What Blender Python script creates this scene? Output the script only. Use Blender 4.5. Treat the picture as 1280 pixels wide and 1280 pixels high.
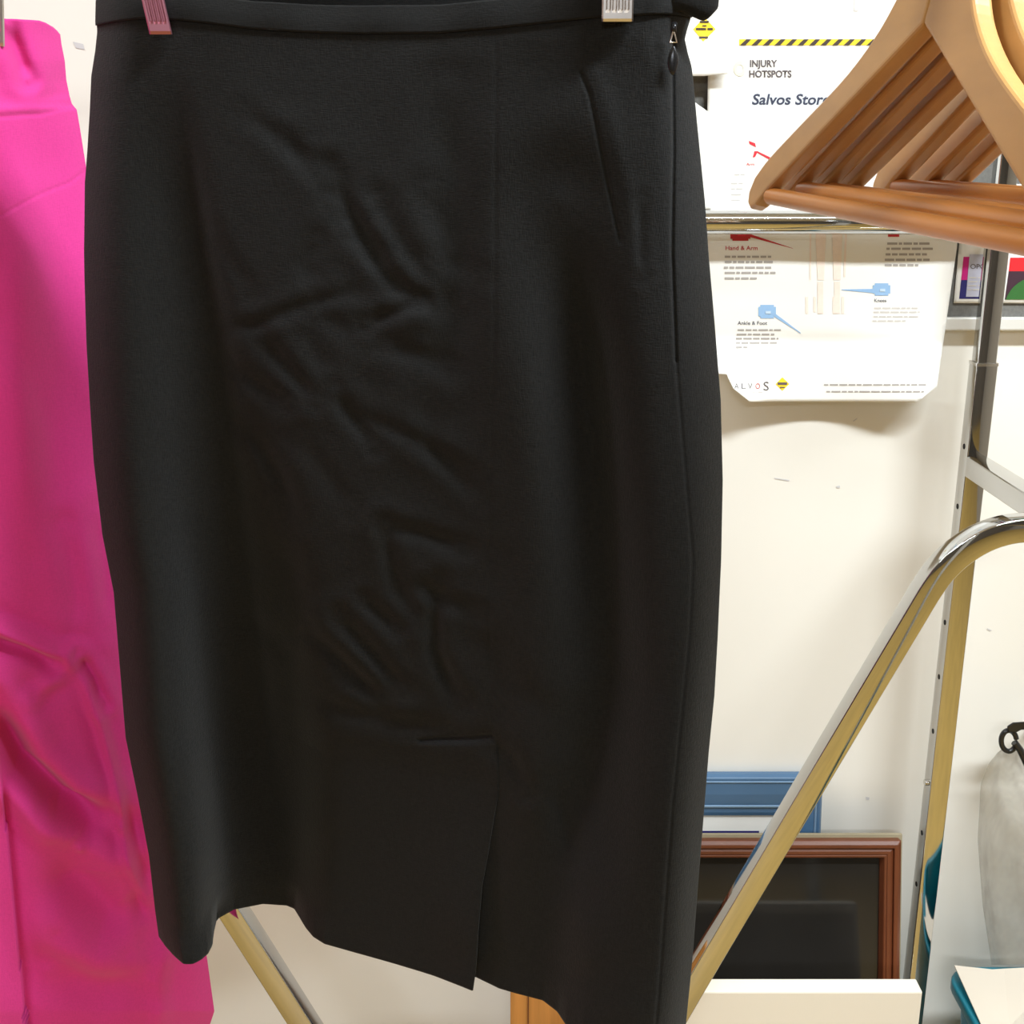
import bpy, bmesh, math, random
import numpy as np
from mathutils import Vector, Matrix

# ------------------------------------------------------------------ scene, camera, light
S = bpy.context.scene
for o in list(bpy.data.objects):
    bpy.data.objects.remove(o, do_unlink=True)
COL = S.collection
H = 1.45                                   # eye height of the photographer
FPX, PITCH = 1480.0, math.radians(16.2)
CP, SP = math.cos(PITCH), math.sin(PITCH)

cam = bpy.data.cameras.new('camera')
cam.sensor_width = 36.0
cam.lens = 36.0 * FPX / 1280.0
cam.clip_start = 0.02
cam_ob = bpy.data.objects.new('camera', cam)
COL.objects.link(cam_ob)
cam_ob.location = (0, 0, H)
cam_ob.rotation_euler = (math.pi / 2 - PITCH, 0, 0)
S.camera = cam_ob

S.view_settings.view_transform = 'Standard'
S.view_settings.look = 'None'
S.view_settings.gamma = 1.0
S.view_settings.use_curve_mapping = False
S.view_settings.exposure = 0.7

world = bpy.data.worlds.new('world')
S.world = world
world.use_nodes = True
world.node_tree.nodes['Background'].inputs[0].default_value = (1.0, 0.96, 0.92, 1)
world.node_tree.nodes['Background'].inputs[1].default_value = 0.1

def area_light(name, loc, sx, sy, power, col):
    l = bpy.data.lights.new(name, 'AREA')
    l.shape = 'RECTANGLE'; l.size = sx; l.size_y = sy; l.energy = power; l.color = col
    o = bpy.data.objects.new(name, l); COL.objects.link(o); o.location = loc
    return o
# fluorescent fittings under the ceiling
area_light('ceiling_tube_light', (1.05, 0.25, 2.66), 1.2, 0.16, 50, (0.86, 0.95, 1.0))
area_light('ceiling_tube_light', (-1.1, 0.8, 2.66), 1.2, 0.16, 12, (0.87, 0.95, 1.0))
area_light('ceiling_tube_light', (-0.3, -2.7, 2.66), 1.2, 0.6, 60, (0.88, 0.95, 1.0))

# ------------------------------------------------------------------ helpers
def ray(x, y):
    u = (640 - y) / FPX
    return np.array([(x - 640) / FPX, CP + u * SP, u * CP - SP])
def W(x, y, Y):
    """point of the place seen at pixel (x, y), at distance Y in front of the camera's foot"""
    d = ray(x, y); t = Y / d[1]
    return Vector((d[0] * t, Y, d[2] * t + H))
def Wv(x, y, Y):
    x = np.asarray(x, float); y = np.asarray(y, float); Y = np.asarray(Y, float)
    u = (640 - y) / FPX
    t = Y / (CP + u * SP)
    return np.stack(np.broadcast_arrays((x - 640) / FPX * t, Y, (u * CP - SP) * t + H), -1)
def ypix(Y, z):
    zz = z - H
    return 640 - FPX * (Y * SP + zz * CP) / (Y * CP - zz * SP)

def lin(r, g, b):
    f = lambda v: (v / 255 / 12.92) if v / 255 <= 0.04045 else ((v / 255 + 0.055) / 1.055) ** 2.4
    return (f(r), f(g), f(b), 1)

def mat(name, col, rough=0.6, metal=0.0, bump=None, var=None, **kw):
    m = bpy.data.materials.new(name); m.use_nodes = True
    nt = m.node_tree; b = nt.nodes['Principled BSDF']
    b.inputs['Base Color'].default_value = col
    b.inputs['Roughness'].default_value = rough
    b.inputs['Metallic'].default_value = metal
    for k, v in kw.items():
        b.inputs[k.replace('_', ' ')].default_value = v
    tc = nt.nodes.new('ShaderNodeTexCoord')
    if var:                                   # (scale vector, amount)
        mp = nt.nodes.new('ShaderNodeMapping'); mp.inputs['Scale'].default_value = var[0]
        nz = nt.nodes.new('ShaderNodeTexNoise'); nz.inputs['Scale'].default_value = 1.0
        nz.inputs['Detail'].default_value = 4
        rmp = nt.nodes.new('ShaderNodeMapRange')
        rmp.inputs['From Min'].default_value = 0.3; rmp.inputs['From Max'].default_value = 0.7
        rmp.inputs['To Min'].default_value = 1 - var[1]; rmp.inputs['To Max'].default_value = 1 + var[1]
        mx = nt.nodes.new('ShaderNodeVectorMath'); mx.operation = 'SCALE'
        mx.inputs[0].default_value = col[:3]
        nt.links.new(tc.outputs['Object'], mp.inputs[0]); nt.links.new(mp.outputs[0], nz.inputs['Vector'])
        nt.links.new(nz.outputs['Fac'], rmp.inputs['Value']); nt.links.new(rmp.outputs[0], mx.inputs['Scale'])
        nt.links.new(mx.outputs[0], b.inputs['Base Color'])
    if bump:                                  # (scale vector, strength, distance)
        mp = nt.nodes.new('ShaderNodeMapping'); mp.inputs['Scale'].default_value = bump[0]
        nz = nt.nodes.new('ShaderNodeTexNoise'); nz.inputs['Scale'].default_value = 1.0
        nz.inputs['Detail'].default_value = 3
        bp = nt.nodes.new('ShaderNodeBump'); bp.inputs['Strength'].default_value = bump[1]
        bp.inputs['Distance'].default_value = bump[2]
        nt.links.new(tc.outputs['Object'], mp.inputs[0]); nt.links.new(mp.outputs[0], nz.inputs['Vector'])
        nt.links.new(nz.outputs['Fac'], bp.inputs['Height']); nt.links.new(bp.outputs[0], b.inputs['Normal'])
    return m

def weave(name, col, rough, sheen, var=0.25, bstr=0.25):
    """woven cloth: crossed stretched noises for threads"""
    m = bpy.data.materials.new(name); m.use_nodes = True
    nt = m.node_tree; b = nt.nodes['Principled BSDF']
    b.inputs['Roughness'].default_value = rough
    b.inputs['Specular IOR Level'].default_value = 0.2
    b.inputs['Sheen Weight'].default_value = sheen
    b.inputs['Sheen Roughness'].default_value = 0.5
    tc = nt.nodes.new('ShaderNodeTexCoord')
    outs = []
    for sc in ((260, 260, 1500), (1500, 1500, 220)):
        mp = nt.nodes.new('ShaderNodeMapping'); mp.inputs['Scale'].default_value = sc
        nz = nt.nodes.new('ShaderNodeTexNoise'); nz.inputs['Scale'].default_value = 1.0
        nz.inputs['Detail'].default_value = 2
        nt.links.new(tc.outputs['Object'], mp.inputs[0]); nt.links.new(mp.outputs[0], nz.inputs['Vector'])
        outs.append(nz.outputs['Fac'])
    ad = nt.nodes.new('ShaderNodeMath'); ad.operation = 'ADD'
    nt.links.new(outs[0], ad.inputs[0]); nt.links.new(outs[1], ad.inputs[1])
    rmp = nt.nodes.new('ShaderNodeMapRange')
    rmp.inputs['From Min'].default_value = 0.7; rmp.inputs['From Max'].default_value = 1.3
    rmp.inputs['To Min'].default_value = 1 - var; rmp.inputs['To Max'].default_value = 1 + var
    mx = nt.nodes.new('ShaderNodeVectorMath'); mx.operation = 'SCALE'; mx.inputs[0].default_value = col[:3]
    nt.links.new(ad.outputs[0], rmp.inputs['Value']); nt.links.new(rmp.outputs[0], mx.inputs['Scale'])
    nt.links.new(mx.outputs[0], b.inputs['Base Color'])
    bp = nt.nodes.new('ShaderNodeBump'); bp.inputs['Strength'].default_value = bstr
    bp.inputs['Distance'].default_value = 0.0006
    nt.links.new(ad.outputs[0], bp.inputs['Height']); nt.links.new(bp.outputs[0], b.inputs['Normal'])
    return m

def mesh_ob(name, verts, faces, material, parent=None, smooth=False, weld=0):
    me = bpy.data.meshes.new(name)
    me.from_pydata([tuple(map(float, v)) for v in verts], [], [tuple(map(int, f)) for f in faces])
    me.update()
    o = bpy.data.objects.new(name, me); COL.objects.link(o)
    if material: me.materials.append(material)
    if smooth: me.polygons.foreach_set('use_smooth', [True] * len(me.polygons))
    if weld:
        b_ = bmesh.new(); b_.from_mesh(me); bmesh.ops.remove_doubles(b_, verts=b_.verts, dist=weld); b_.to_mesh(me); b_.free()
    if parent: attach(o, parent)
    return o
def attach(o, parent):
    o.parent = parent
    o.matrix_parent_inverse = parent_world(parent).inverted()
def parent_world(p):
    m = p.matrix_basis.copy()
    q = p
    while q.parent:
        m = q.parent.matrix_basis @ q.matrix_parent_inverse @ m if False else (parent_world(q.parent) @ q.matrix_parent_inverse @ m)
        break
    return m
def bm_ob(name, bm, material, parent=None, smooth=False):
    bmesh.ops.recalc_face_normals(bm, faces=bm.faces)
    me = bpy.data.meshes.new(name); bm.to_mesh(me); bm.free()
    o = bpy.data.objects.new(name, me); COL.objects.link(o)
    if material: me.materials.append(material)
    if smooth: me.polygons.foreach_set('use_smooth', [True] * len(me.polygons))
    if parent: attach(o, parent)
    return o
def bevel(o, w, seg=2, angle=0.6):
    md = o.modifiers.new('bevel', 'BEVEL'); md.width = w; md.segments = seg
    md.limit_method = 'ANGLE'; md.angle_limit = angle
    return o
def empty(name, loc, label=None, cat=None, group=None):
    o = bpy.data.objects.new(name, None); COL.objects.link(o); o.location = loc
    o.empty_display_size = 0.05
    return tag(o, label, cat, group)
def tag(o, label=None, cat=None, group=None, kind=None):
    if label: o['label'] = label
    if cat: o['category'] = cat
    if group: o['group'] = group
    if kind: o['kind'] = kind
    return o
def box_bm(bm, lo, hi):
    vs = [bm.verts.new((x, y, z)) for z in (lo[2], hi[2]) for y in (lo[1], hi[1]) for x in (lo[0], hi[0])]
    for f in ((0, 2, 3, 1), (4, 5, 7, 6), (0, 1, 5, 4), (2, 6, 7, 3), (0, 4, 6, 2), (1, 3, 7, 5)):
        bm.faces.new([vs[i] for i in f])
def box(name, lo, hi, material, parent=None, bev=0.0):
    bm = bmesh.new(); box_bm(bm, lo, hi)
    o = bm_ob(name, bm, material, parent)
    if bev: bevel(o, bev)
    return o
def sweep_data(pts, prof, ref=None, caps=True, offset=0):
    """sweep a closed profile [(a, b)] along points; returns verts, faces. ref fixes the b axis."""
    pts = [Vector(p) for p in pts]; n = len(pts); k = len(prof)
    vs, fs = [], []
    prev = None
    for i, p in enumerate(pts):
        if i == 0: t = (pts[1] - p).normalized()
        elif i == n - 1: t = (p - pts[i - 1]).normalized()
        else: t = ((pts[i + 1] - p).normalized() + (p - pts[i - 1]).normalized()).normalized()
        if ref is not None: b = Vector(ref)
        elif prev is None: b = Vector((0, 0, 1)) if abs(t.z) < 0.9 else Vector((0, 1, 0))
        else: b = prev
        b = (b - t * b.dot(t)).normalized(); prev = b
        a = b.cross(t)
        for (pa, pb) in prof: vs.append(p + a * pa + b * pb)
    for i in range(n - 1):
        for j in range(k):
            j2 = (j + 1) % k
            fs.append((offset + i * k + j, offset + i * k + j2, offset + (i + 1) * k + j2, offset + (i + 1) * k + j))
    if caps:
        fs.append(tuple(offset + j for j in reversed(range(k))))
        fs.append(tuple(offset + (n - 1) * k + j for j in range(k)))
    return vs, fs
def circ(r, n=16): return [(r * math.cos(2 * math.pi * i / n), r * math.sin(2 * math.pi * i / n)) for i in range(n)]
def rsq(h, r=0.003, n=3):
    out = []
    for (cx, cy, a0) in ((h - r, h - r, 0), (-h + r, h - r, 90), (-h + r, -h + r, 180), (h - r, -h + r, 270)):
        for i in range(n + 1):
            a = math.radians(a0 + 90 * i / n); out.append((cx + r * math.cos(a), cy + r * math.sin(a)))
    return out
def tube(name, pts, prof, material, parent=None, ref=None):
    vs, fs = sweep_data(pts, prof, ref)
    o = mesh_ob(name, vs, fs, material, parent, smooth=True)
    md = o.modifiers.new('edges', 'EDGE_SPLIT'); md.split_angle = math.radians(50)
    return o
def spline(pts, n=10):
    """Catmull-Rom through points"""
    P = [Vector(p) for p in pts]; P = [2 * P[0] - P[1]] + P + [2 * P[-1] - P[-2]]
    out = []
    for i in range(1, len(P) - 2):
        for k in range(n):
            t = k / n; a, b, c, d = P[i - 1:i + 3]
            out.append(0.5 * ((2 * b) + (c - a) * t + (2 * a - 5 * b + 4 * c - d) * t * t + (3 * b - a - 3 * c + d) * t ** 3))
    out.append(P[-2]); return out
def sstep(a, b, x):
    t = np.clip((np.asarray(x, float) - a) / (b - a), 0, 1); return t * t * (3 - 2 * t)

# ------------------------------------------------------------------ materials
M = {}
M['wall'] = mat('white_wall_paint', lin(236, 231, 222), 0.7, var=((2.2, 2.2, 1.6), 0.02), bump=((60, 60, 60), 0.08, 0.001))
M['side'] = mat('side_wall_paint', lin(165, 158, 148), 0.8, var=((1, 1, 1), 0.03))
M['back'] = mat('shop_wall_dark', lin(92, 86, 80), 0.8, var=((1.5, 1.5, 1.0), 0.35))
M['floor'] = mat('tan_lino', lin(180, 148, 80), 0.5, var=((6, 6, 6), 0.12))
M['ceil'] = mat('ceiling_paint', lin(232, 228, 220), 0.9, var=((3, 3, 3), 0.02))
M['chrome'] = mat('chrome', (0.56, 0.56, 0.555, 1), 0.06, 1.0, bump=((9, 9, 9), 0.004, 0.002))
M['steel'] = mat('satin_steel', (0.72, 0.71, 0.70, 1), 0.22, 1.0, bump=((400, 400, 40), 0.05, 0.0005))
M['hole'] = mat('dark_hole', (0.012, 0.011, 0.01, 1), 0.8, var=((80, 80, 80), 0.2))
M['black'] = weave('black_wool', (0.0076, 0.0076, 0.0078, 1), 0.85, 0.08, 0.5, 0.5)
M['band'] = weave('black_waistband_cloth', (0.0066, 0.0065, 0.0066, 1), 0.85, 0.06, 0.35, 0.35)
M['pink'] = weave('magenta_cloth', lin(222, 60, 148), 0.75, 0.12, 0.06, 0.15)
M['wood'] = mat('beech_wood', lin(192, 144, 86), 0.38, var=((22, 90, 60), 0.07), bump=((300, 40, 300), 0.06, 0.0005))
M['bar'] = mat('varnished_dowel', lin(200, 130, 62), 0.32, var=((9, 60, 60), 0.09))
M['clipmetal'] = mat('clip_metal', (0.62, 0.57, 0.54, 1), 0.28, 1.0, bump=((200, 200, 200), 0.03, 0.0005))
M['clippinkrefl'] = mat('clip_metal_pink_reflection', (0.42, 0.17, 0.22, 1), 0.35, 0.8, bump=((200, 200, 200), 0.03, 0.0005))  # pink reflection on the left clip, put into the metal's base colour
M['zip'] = mat('black_zip_metal', (0.03, 0.03, 0.033, 1), 0.25, 0.7, var=((50, 50, 50), 0.1))
M['paper'] = mat('white_paper', lin(243, 240, 234), 0.6, var=((4, 4, 4), 0.015))
M['felt'] = mat('grey_felt', lin(112, 110, 106), 0.95, var=((300, 300, 300), 0.12), bump=((500, 500, 500), 0.3, 0.001))
M['alu'] = mat('white_aluminium', lin(222, 219, 212), 0.4, 0.1, var=((5, 5, 60), 0.03))
M['blue'] = mat('blue_paint', lin(72, 106, 140), 0.4, var=((6, 40, 40), 0.06))
M['bluel'] = mat('pale_blue_edge', lin(128, 158, 188), 0.35, var=((6, 40, 40), 0.05))
M['brown'] = mat('brown_frame_wood', lin(106, 56, 32), 0.35, var=((8, 60, 8), 0.2))
M['backing'] = mat('frame_backing', lin(150, 138, 112), 0.7, var=((30, 30, 30), 0.06))
M['glass'] = mat('dark_glass', (0.02, 0.018, 0.016, 1), 0.08, var=((6, 6, 6), 0.2))
M['canvas'] = mat('cream_canvas', lin(240, 231, 216), 0.8, bump=((900, 900, 900), 0.1, 0.0005))
M['plank'] = mat('orange_wood', lin(205, 140, 72), 0.5, var=((90, 30, 4), 0.15))
M['teal'] = mat('teal_plastic', lin(14, 110, 128), 0.3, var=((10, 10, 10), 0.05))
M['card'] = mat('offwhite_card', lin(212, 200, 184), 0.7, var=((5, 5, 5), 0.02))
M['blackpl'] = mat('black_plastic', (0.012, 0.012, 0.012, 1), 0.25, var=((20, 20, 20), 0.1))
def ink(name, rgb): return mat(name, lin(*rgb), 0.6, var=((200, 200, 200), 0.03))
M['i_yel'] = ink('ink_yellow', (250, 212, 40)); M['i_blk'] = ink('ink_black', (62, 48, 42))
M['i_gry'] = ink('ink_grey', (92, 82, 84)); M['i_pal'] = ink('ink_pale_grey', (212, 207, 203)); M['i_bod'] = ink('ink_body', (172, 165, 160))
M['i_nvy'] = ink('ink_slate', (60, 64, 86)); M['i_red'] = ink('ink_red', (214, 42, 58))
M['i_drd'] = ink('ink_dark_red', (190, 40, 46)); M['i_blu'] = ink('ink_light_blue', (150, 186, 224))
M['i_pbl'] = ink('ink_very_pale_blue', (232, 237, 243)); M['i_skn'] = ink('ink_skin', (244, 226, 214))
M['i_cnm'] = ink('ink_callout_number', (196, 216, 236)); M['i_pyl'] = ink('ink_pale_yellow', (243, 237, 212)); M['i_mag'] = ink('ink_magenta', (208, 20, 128))
M['i_ind'] = ink('ink_indigo', (38, 34, 110)); M['i_lil'] = ink('ink_lilac', (196, 196, 214))
M['i_brd'] = ink('ink_bright_red', (226, 30, 40)); M['i_plm'] = ink('ink_plum', (62, 32, 48))
M['i_grn'] = ink('ink_green', (48, 104, 44)); M['i_scf'] = ink('scuff', (206, 203, 204))
m = bpy.data.materials.new('clear_plastic_film'); m.use_nodes = True
nt = m.node_tree; b = nt.nodes['Principled BSDF']
b.inputs['Base Color'].default_value = lin(158, 150, 136); b.inputs['Roughness'].default_value = 0.4
tr = nt.nodes.new('ShaderNodeBsdfTransparent'); mixs = nt.nodes.new('ShaderNodeMixShader')
nzb = nt.nodes.new('ShaderNodeTexNoise'); nzb.inputs['Scale'].default_value = 9.0
mr = nt.nodes.new('ShaderNodeMapRange'); mr.inputs['To Min'].default_value = 0.10; mr.inputs['To Max'].default_value = 0.42
nt.links.new(nzb.outputs['Fac'], mr.inputs['Value']); nt.links.new(mr.outputs[0], mixs.inputs[0])
nt.links.new(tr.outputs[0], mixs.inputs[1]); nt.links.new(b.outputs[0], mixs.inputs[2])
nt.links.new(mixs.outputs[0], nt.nodes['Material Output'].inputs['Surface'])
M['film'] = m

# ------------------------------------------------------------------ room
YW = 1.45
RX0, RX1, RY0, CZ = -2.6, 2.6, -4.2, 2.7
def struct(name, lo, hi, m): return tag(box(name, lo, hi, m), kind='structure')
wall = struct('wall_back', (RX0 - .1, YW, 0), (RX1 + .1, YW + .1, CZ), M['wall'])
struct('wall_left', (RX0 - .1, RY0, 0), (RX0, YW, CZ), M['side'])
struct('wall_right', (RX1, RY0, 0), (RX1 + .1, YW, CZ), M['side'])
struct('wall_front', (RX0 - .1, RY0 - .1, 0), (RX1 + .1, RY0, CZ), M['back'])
struct('floor', (RX0 - .1, RY0 - .1, -.1), (RX1 + .1, YW + .1, 0), M['floor'])
struct('ceiling', (RX0 - .1, RY0 - .1, CZ), (RX1 + .1, YW + .1, CZ + .1), M['ceil'])

# ------------------------------------------------------------------ flat print helpers (things lying on a sheet)
class Sheet:
    """a sheet of paper; Yfun(x, y) is its distance at the place seen at (x, y)"""
    def __init__(s, Yfun): s.Y = Yfun
    def P(s, x, y, lift=0.0):
        return Wv(x, y, s.Y(np.asarray(x, float), np.asarray(y, float)) - lift)
LIFT = 0.0007
def patch(sheet, name, quads, m, parent, lift=LIFT, n=6):
    """several quads [(x,y) x4], each finely divided, in ONE mesh"""
    vs, fs = [], []
    for q in quads:
        q = np.array(q, float); o0 = len(vs)
        a, b_ = np.meshgrid(np.linspace(0, 1, n + 1), np.linspace(0, 1, n + 1))
        a = a[..., None]; b_ = b_[..., None]
        p = (1 - b_) * ((1 - a) * q[0] + a * q[1]) + b_ * ((1 - a) * q[3] + a * q[2])
        vs += list(sheet.P(p[..., 0].ravel(), p[..., 1].ravel(), lift))
        for i in range(n):
            for j in range(n):
                k = o0 + i * (n + 1) + j; fs.append((k, k + n + 1, k + n + 2, k + 1))
    return mesh_ob(name, vs, fs, m, parent)
def rect(x0, y0, x1, y1, sl=0.0):
    return [(x0, y0), (x1, y0), (x1 + sl * (y1 - y0), y1), (x0 + sl * (y1 - y0), y1)]
def lines(rows, h=2.6, seed=1):
    """word-like dashes for print too small to read"""
    r = random.Random(seed); q = []
    for (x0, x1, y) in rows:
        x = x0
        while x < x1 - 2:
            w = min(r.uniform(4, 13), x1 - x); q.append(rect(x, y - h / 2, x + w, y + h / 2)); x += w + 1.8
    return q
def text(sheet, name, s, x, y, h, m, parent, width=None, shear=0.0, bold=0.0, lift=LIFT):
    """s written with its left end on (x, y), capitals h high, stretched to width"""
    cu = bpy.data.curves.new(name, 'FONT'); cu.body = s; cu.size = 1.0; cu.shear = shear; cu.offset = bold
    cu.resolution_u = 3
    o = bpy.data.objects.new('tmp', cu); COL.objects.link(o)
    dg = bpy.context.evaluated_depsgraph_get(); dg.update()
    me = bpy.data.meshes.new_from_object(o.evaluated_get(dg))
    bpy.data.objects.remove(o, do_unlink=True)
    co = np.array([v.co[:2] for v in me.vertices]).reshape(-1, 2)
    x0 = co[:, 0].min(); sy = h / 0.70
    sx = sy if width is None else width / (co[:, 0].max() - x0)
    P = sheet.P(x + (co[:, 0] - x0) * sx, y - co[:, 1] * sy, lift)
    for v, p in zip(me.vertices, P): v.co = p
    me.name = name; ob = bpy.data.objects.new(name, me); COL.objects.link(ob)
    me.materials.clear(); me.materials.append(m); attach(ob, parent)
    return ob
def poly_sheet(sheet, name, outline, m, parent, step=6.0, thick=0.0005):
    """sheet bounded by a polygon in the picture, cut into strips so that it can bend"""
    bm = bmesh.new()
    vs = [bm.verts.new((x, -y, 0)) for x, y in outline]; bm.faces.new(vs)
    xs = [p[0] for p in outline]; ys = [p[1] for p in outline]
    for v in np.arange(min(xs) + step, max(xs), step):
        bmesh.ops.bisect_plane(bm, geom=bm.verts[:] + bm.edges[:] + bm.faces[:], plane_co=(v, 0, 0), plane_no=(1, 0, 0))
    for v in np.arange(min(ys) + step, max(ys), step):
        bmesh.ops.bisect_plane(bm, geom=bm.verts[:] + bm.edges[:] + bm.faces[:], plane_co=(0, -v, 0), plane_no=(0, 1, 0))
    for v in bm.verts: v.co = Vector(sheet.P(v.co.x, -v.co.y))
    o = bm_ob(name, bm, m, parent, smooth=True)
    md = o.modifiers.new('thickness', 'SOLIDIFY'); md.thickness = thick; md.offset = 0
    return o

# ------------------------------------------------------------------ pinboard and papers
pb_l = W(480, 300, YW).x; pb_r = W(1750, 300, YW).x
z_f0 = W(900, 413.5, 1.43).z; z_f1 = W(900, 397, 1.43).z; z_top = 2.15
pin = empty('pinboard', (0.4, YW, z_f0), 'grey felt pinboard with pale metal bottom rail behind the papers', 'pinboard')
box('felt_panel', (pb_l, 1.438, z_f1 - .004), (pb_r, YW - .0005, z_top), M['felt'], pin)
box('frame_rail', (pb_l, 1.431, z_f0), (pb_r, YW - .0005, z_f1), M['alu'], pin, 0.002)
box('frame_rail', (pb_l, 1.431, z_top), (pb_r, YW - .0005, z_top + .018), M['alu'], pin, 0.002)

def poster_Y(x, y):
    base = 1.4285 - 0 * x
    lower = sstep(405, 505, y)
    bow = 0.020 * lower * (0.55 + 0.45 * np.cos((x - 905) / 265 * 2 * math.pi))          # hanging edge bows off the wall
    crease = 0.004 * np.exp(-((y - 425 - 0.02 * (x - 900)) / 9.0) ** 2)
    curl = 0.030 * sstep(70, 0, (x - 895) + (505 - y) * 1.1)
    wav = 0.0012 * np.sin(x / 47.0 + y / 90.0)
    return base - bow - curl + crease * 0.6 + wav
PS = Sheet(poster_Y)
poster = empty('poster', W(1040, 500, 1.428), 'white injury hotspots poster pinned up, its bottom edge curling off the wall', 'poster')
poly_sheet(PS, 'poster_sheet', [(887, -60), (1222, -60), (1196, 310), (1171, 484), (1146, 503), (937, 502), (917, 486), (908, 468), (882, 466), (882, 300)], M['paper'], poster)
# hazard stripe
_hz = patch(PS, 'hazard_stripe', [rect(924, 49, 1120, 56.5)], M['i_yel'], poster)
patch(PS, 'hazard_bars', [[(x + 7, 49), (x + 13, 49), (x + 6, 56.5), (x - 1, 56.5)] for x in np.arange(926, 1112, 14.4)], M['i_blk'], _hz, 0.0012, 2)
ring = []
for i in range(14):
    a, b_ = 2 * math.pi * i / 14, 2 * math.pi * (i + 1) / 14
    ring.append([(925 + 8 * math.cos(a), 86 + 9.5 * math.sin(a)), (925 + 8 * math.cos(b_), 86 + 9.5 * math.sin(b_)),
                 (925 + 4 * math.cos(b_), 86 + 5 * math.sin(b_)), (925 + 4 * math.cos(a), 86 + 5 * math.sin(a))])
patch(PS, 'emblem', ring, M['i_pyl'], poster, n=1)
text(PS, 'heading_text', 'INJURY', 937.5, 83.5, 8.4, M['i_gry'], poster, 34, bold=0.028)
text(PS, 'heading_text', 'HOTSPOTS', 936.5, 96.5, 8.4, M['i_gry'], poster, 53, bold=0.03)
patch(PS, 'title_band', [rect(914, 112, 1075, 139)], M['i_pbl'], poster, 0.0004)
text(PS, 'title_text', 'Salvos Stores', 940, 130.5, 13, M['i_nvy'], poster, 105, shear=0.18, bold=0.022)
patch(PS, 'red_pointer', [[(936, 176), (944, 179), (945, 184), (937, 180)], [(941, 197), (943, 189), (947, 190), (944, 196)],
                          [(943, 189), (947, 189), (972, 201), (968, 203)]], M['i_red'], poster, n=2)
text(PS, 'label_text', 'Arm', 933, 207, 3.6, M['i_red'], poster, 10)
patch(PS, 'body_text', lines([(918, 934, 218), (914, 932, 229), (914, 930, 236), (914, 929, 243), (914, 928, 250)], 1.6, 4), M['i_pal'], poster, n=1)
patch(PS, 'faint_mark', [[(1067, -20), (1069, -20), (1069, 13), (1067, 13)], [(1067, 11), (1073, 11), (1073, 14), (1067, 14)]], M['i_pal'], poster, n=1)
# lower half
def callout(x0, y0, x1, y1, tail, m, nm):
    r = 2.5
    c = patch(PS, nm, [rect(x0 + r, y0, x1 - r, y1), rect(x0, y0 + r, x0 + r, y1 - r), rect(x1 - r, y0 + r, x1, y1 - r), tail], m, poster, n=3)
    patch(PS, 'callout_number', lines([(x0 + 9, x1 - 6.5, (y0 + y1) / 2 + 1)], 3.6, 2), M['i_cnm'] if m is M['i_blu'] else M['i_red'], c, 0.0012, 1)
callout(913, 284, 938, 301, [(936, 292), (938, 296.5), (992, 311), (990, 310)], M['i_drd'], 'red_callout')
text(PS, 'label_text', 'Hand & Arm', 907, 312.5, 5.2, M['i_drd'], poster, 40, bold=0.01)
patch(PS, 'body_text', lines([(906, 964, 321), (906, 966, 327.5), (905, 965, 334.5), (906, 972, 341), (906, 946, 348)], 2.6, 7), M['i_bod'], poster, n=1)
callout(948, 381, 970, 398, [(968, 391), (968, 396), (1001, 417), (1001, 416)], M['i_blu'], 'blue_callout')
text(PS, 'label_text', 'Ankle & Foot', 922, 406, 4.6, M['i_nvy'], poster, 37)
patch(PS, 'body_text', lines([(922, 978, 412.5), (921, 971, 418), (920, 973, 423.3), (920, 971, 428.6), (920, 934, 434)], 2.1, 9), M['i_bod'], poster, n=1)
callout(1091, 354, 1113, 369.5, [(1093, 361), (1093, 366.5), (1052, 362.6), (1052, 361.8)], M['i_blu'], 'blue_callout')
text(PS, 'label_text', 'Knees', 1093, 377.5, 4.2, M['i_nvy'], poster, 15)
patch(PS, 'body_text', lines([(1093, 1148, 385), (1092, 1150, 390), (1092, 1150, 395.6), (1091, 1132, 401)], 1.8, 12), M['i_pal'], poster, n=1)
patch(PS, 'red_callout', [rect(1110, 284, 1124, 296)], M['i_drd'], poster, n=2)
patch(PS, 'body_text', lines([(1109, 1162, 304.5), (1108, 1166, 311), (1107, 1160, 318), (1106, 1162, 324.8), (1106, 1148, 331.5)], 2.8, 15), M['i_bod'], poster, n=1)
patch(PS, 'leg_figure', [[(1019, 285), (1033, 285), (1030, 350), (1022, 350)], [(1040, 285), (1053, 285), (1051, 350), (1042, 350)],
                         rect(1012, 292, 1014, 350), rect(1056, 292, 1058.5, 346, -.03), rect(1007, 371, 1010, 392), rect(1017, 371, 1020, 390),
                         rect(1041, 371, 1044, 392), rect(1052, 371, 1055, 392), rect(1022, 352, 1029, 392), rect(1043, 352, 1050, 392)], M['i_skn'], poster, n=2)
for ch, x, hh, mm in (('A', 918, 7, 'i_gry'), ('L', 927, 7, 'i_gry'), ('V', 935, 7, 'i_gry'), ('O', 944.5, 7, 'i_drd'), ('S', 954.5, 11, 'i_gry')):
    text(PS, 'logo_letter', ch, x, 486 + (2 if ch == 'S' else 0), hh, M[mm], poster, 5.5 if ch != 'S' else 6.5)
patch(PS, 'body_text', lines([(940, 953, 490)], 1.2, 3), M['i_pal'], poster, n=1)
_yd = patch(PS, 'yellow_diamond', [[(978, 471.5), (986.5, 480), (978, 488.5), (969.5, 480)]], M['i_yel'], poster, n=2)
patch(PS, 'diamond_mark', [rect(972, 478, 984, 481), rect(975, 483.5, 981, 485)], M['i_gry'], _yd, 0.0012, 1)
patch(PS, 'footer_text', lines([(1030, 1160, 481), (1033, 1155, 489.5)], 1.8, 21), M['i_bod'], poster, n=1)

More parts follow.
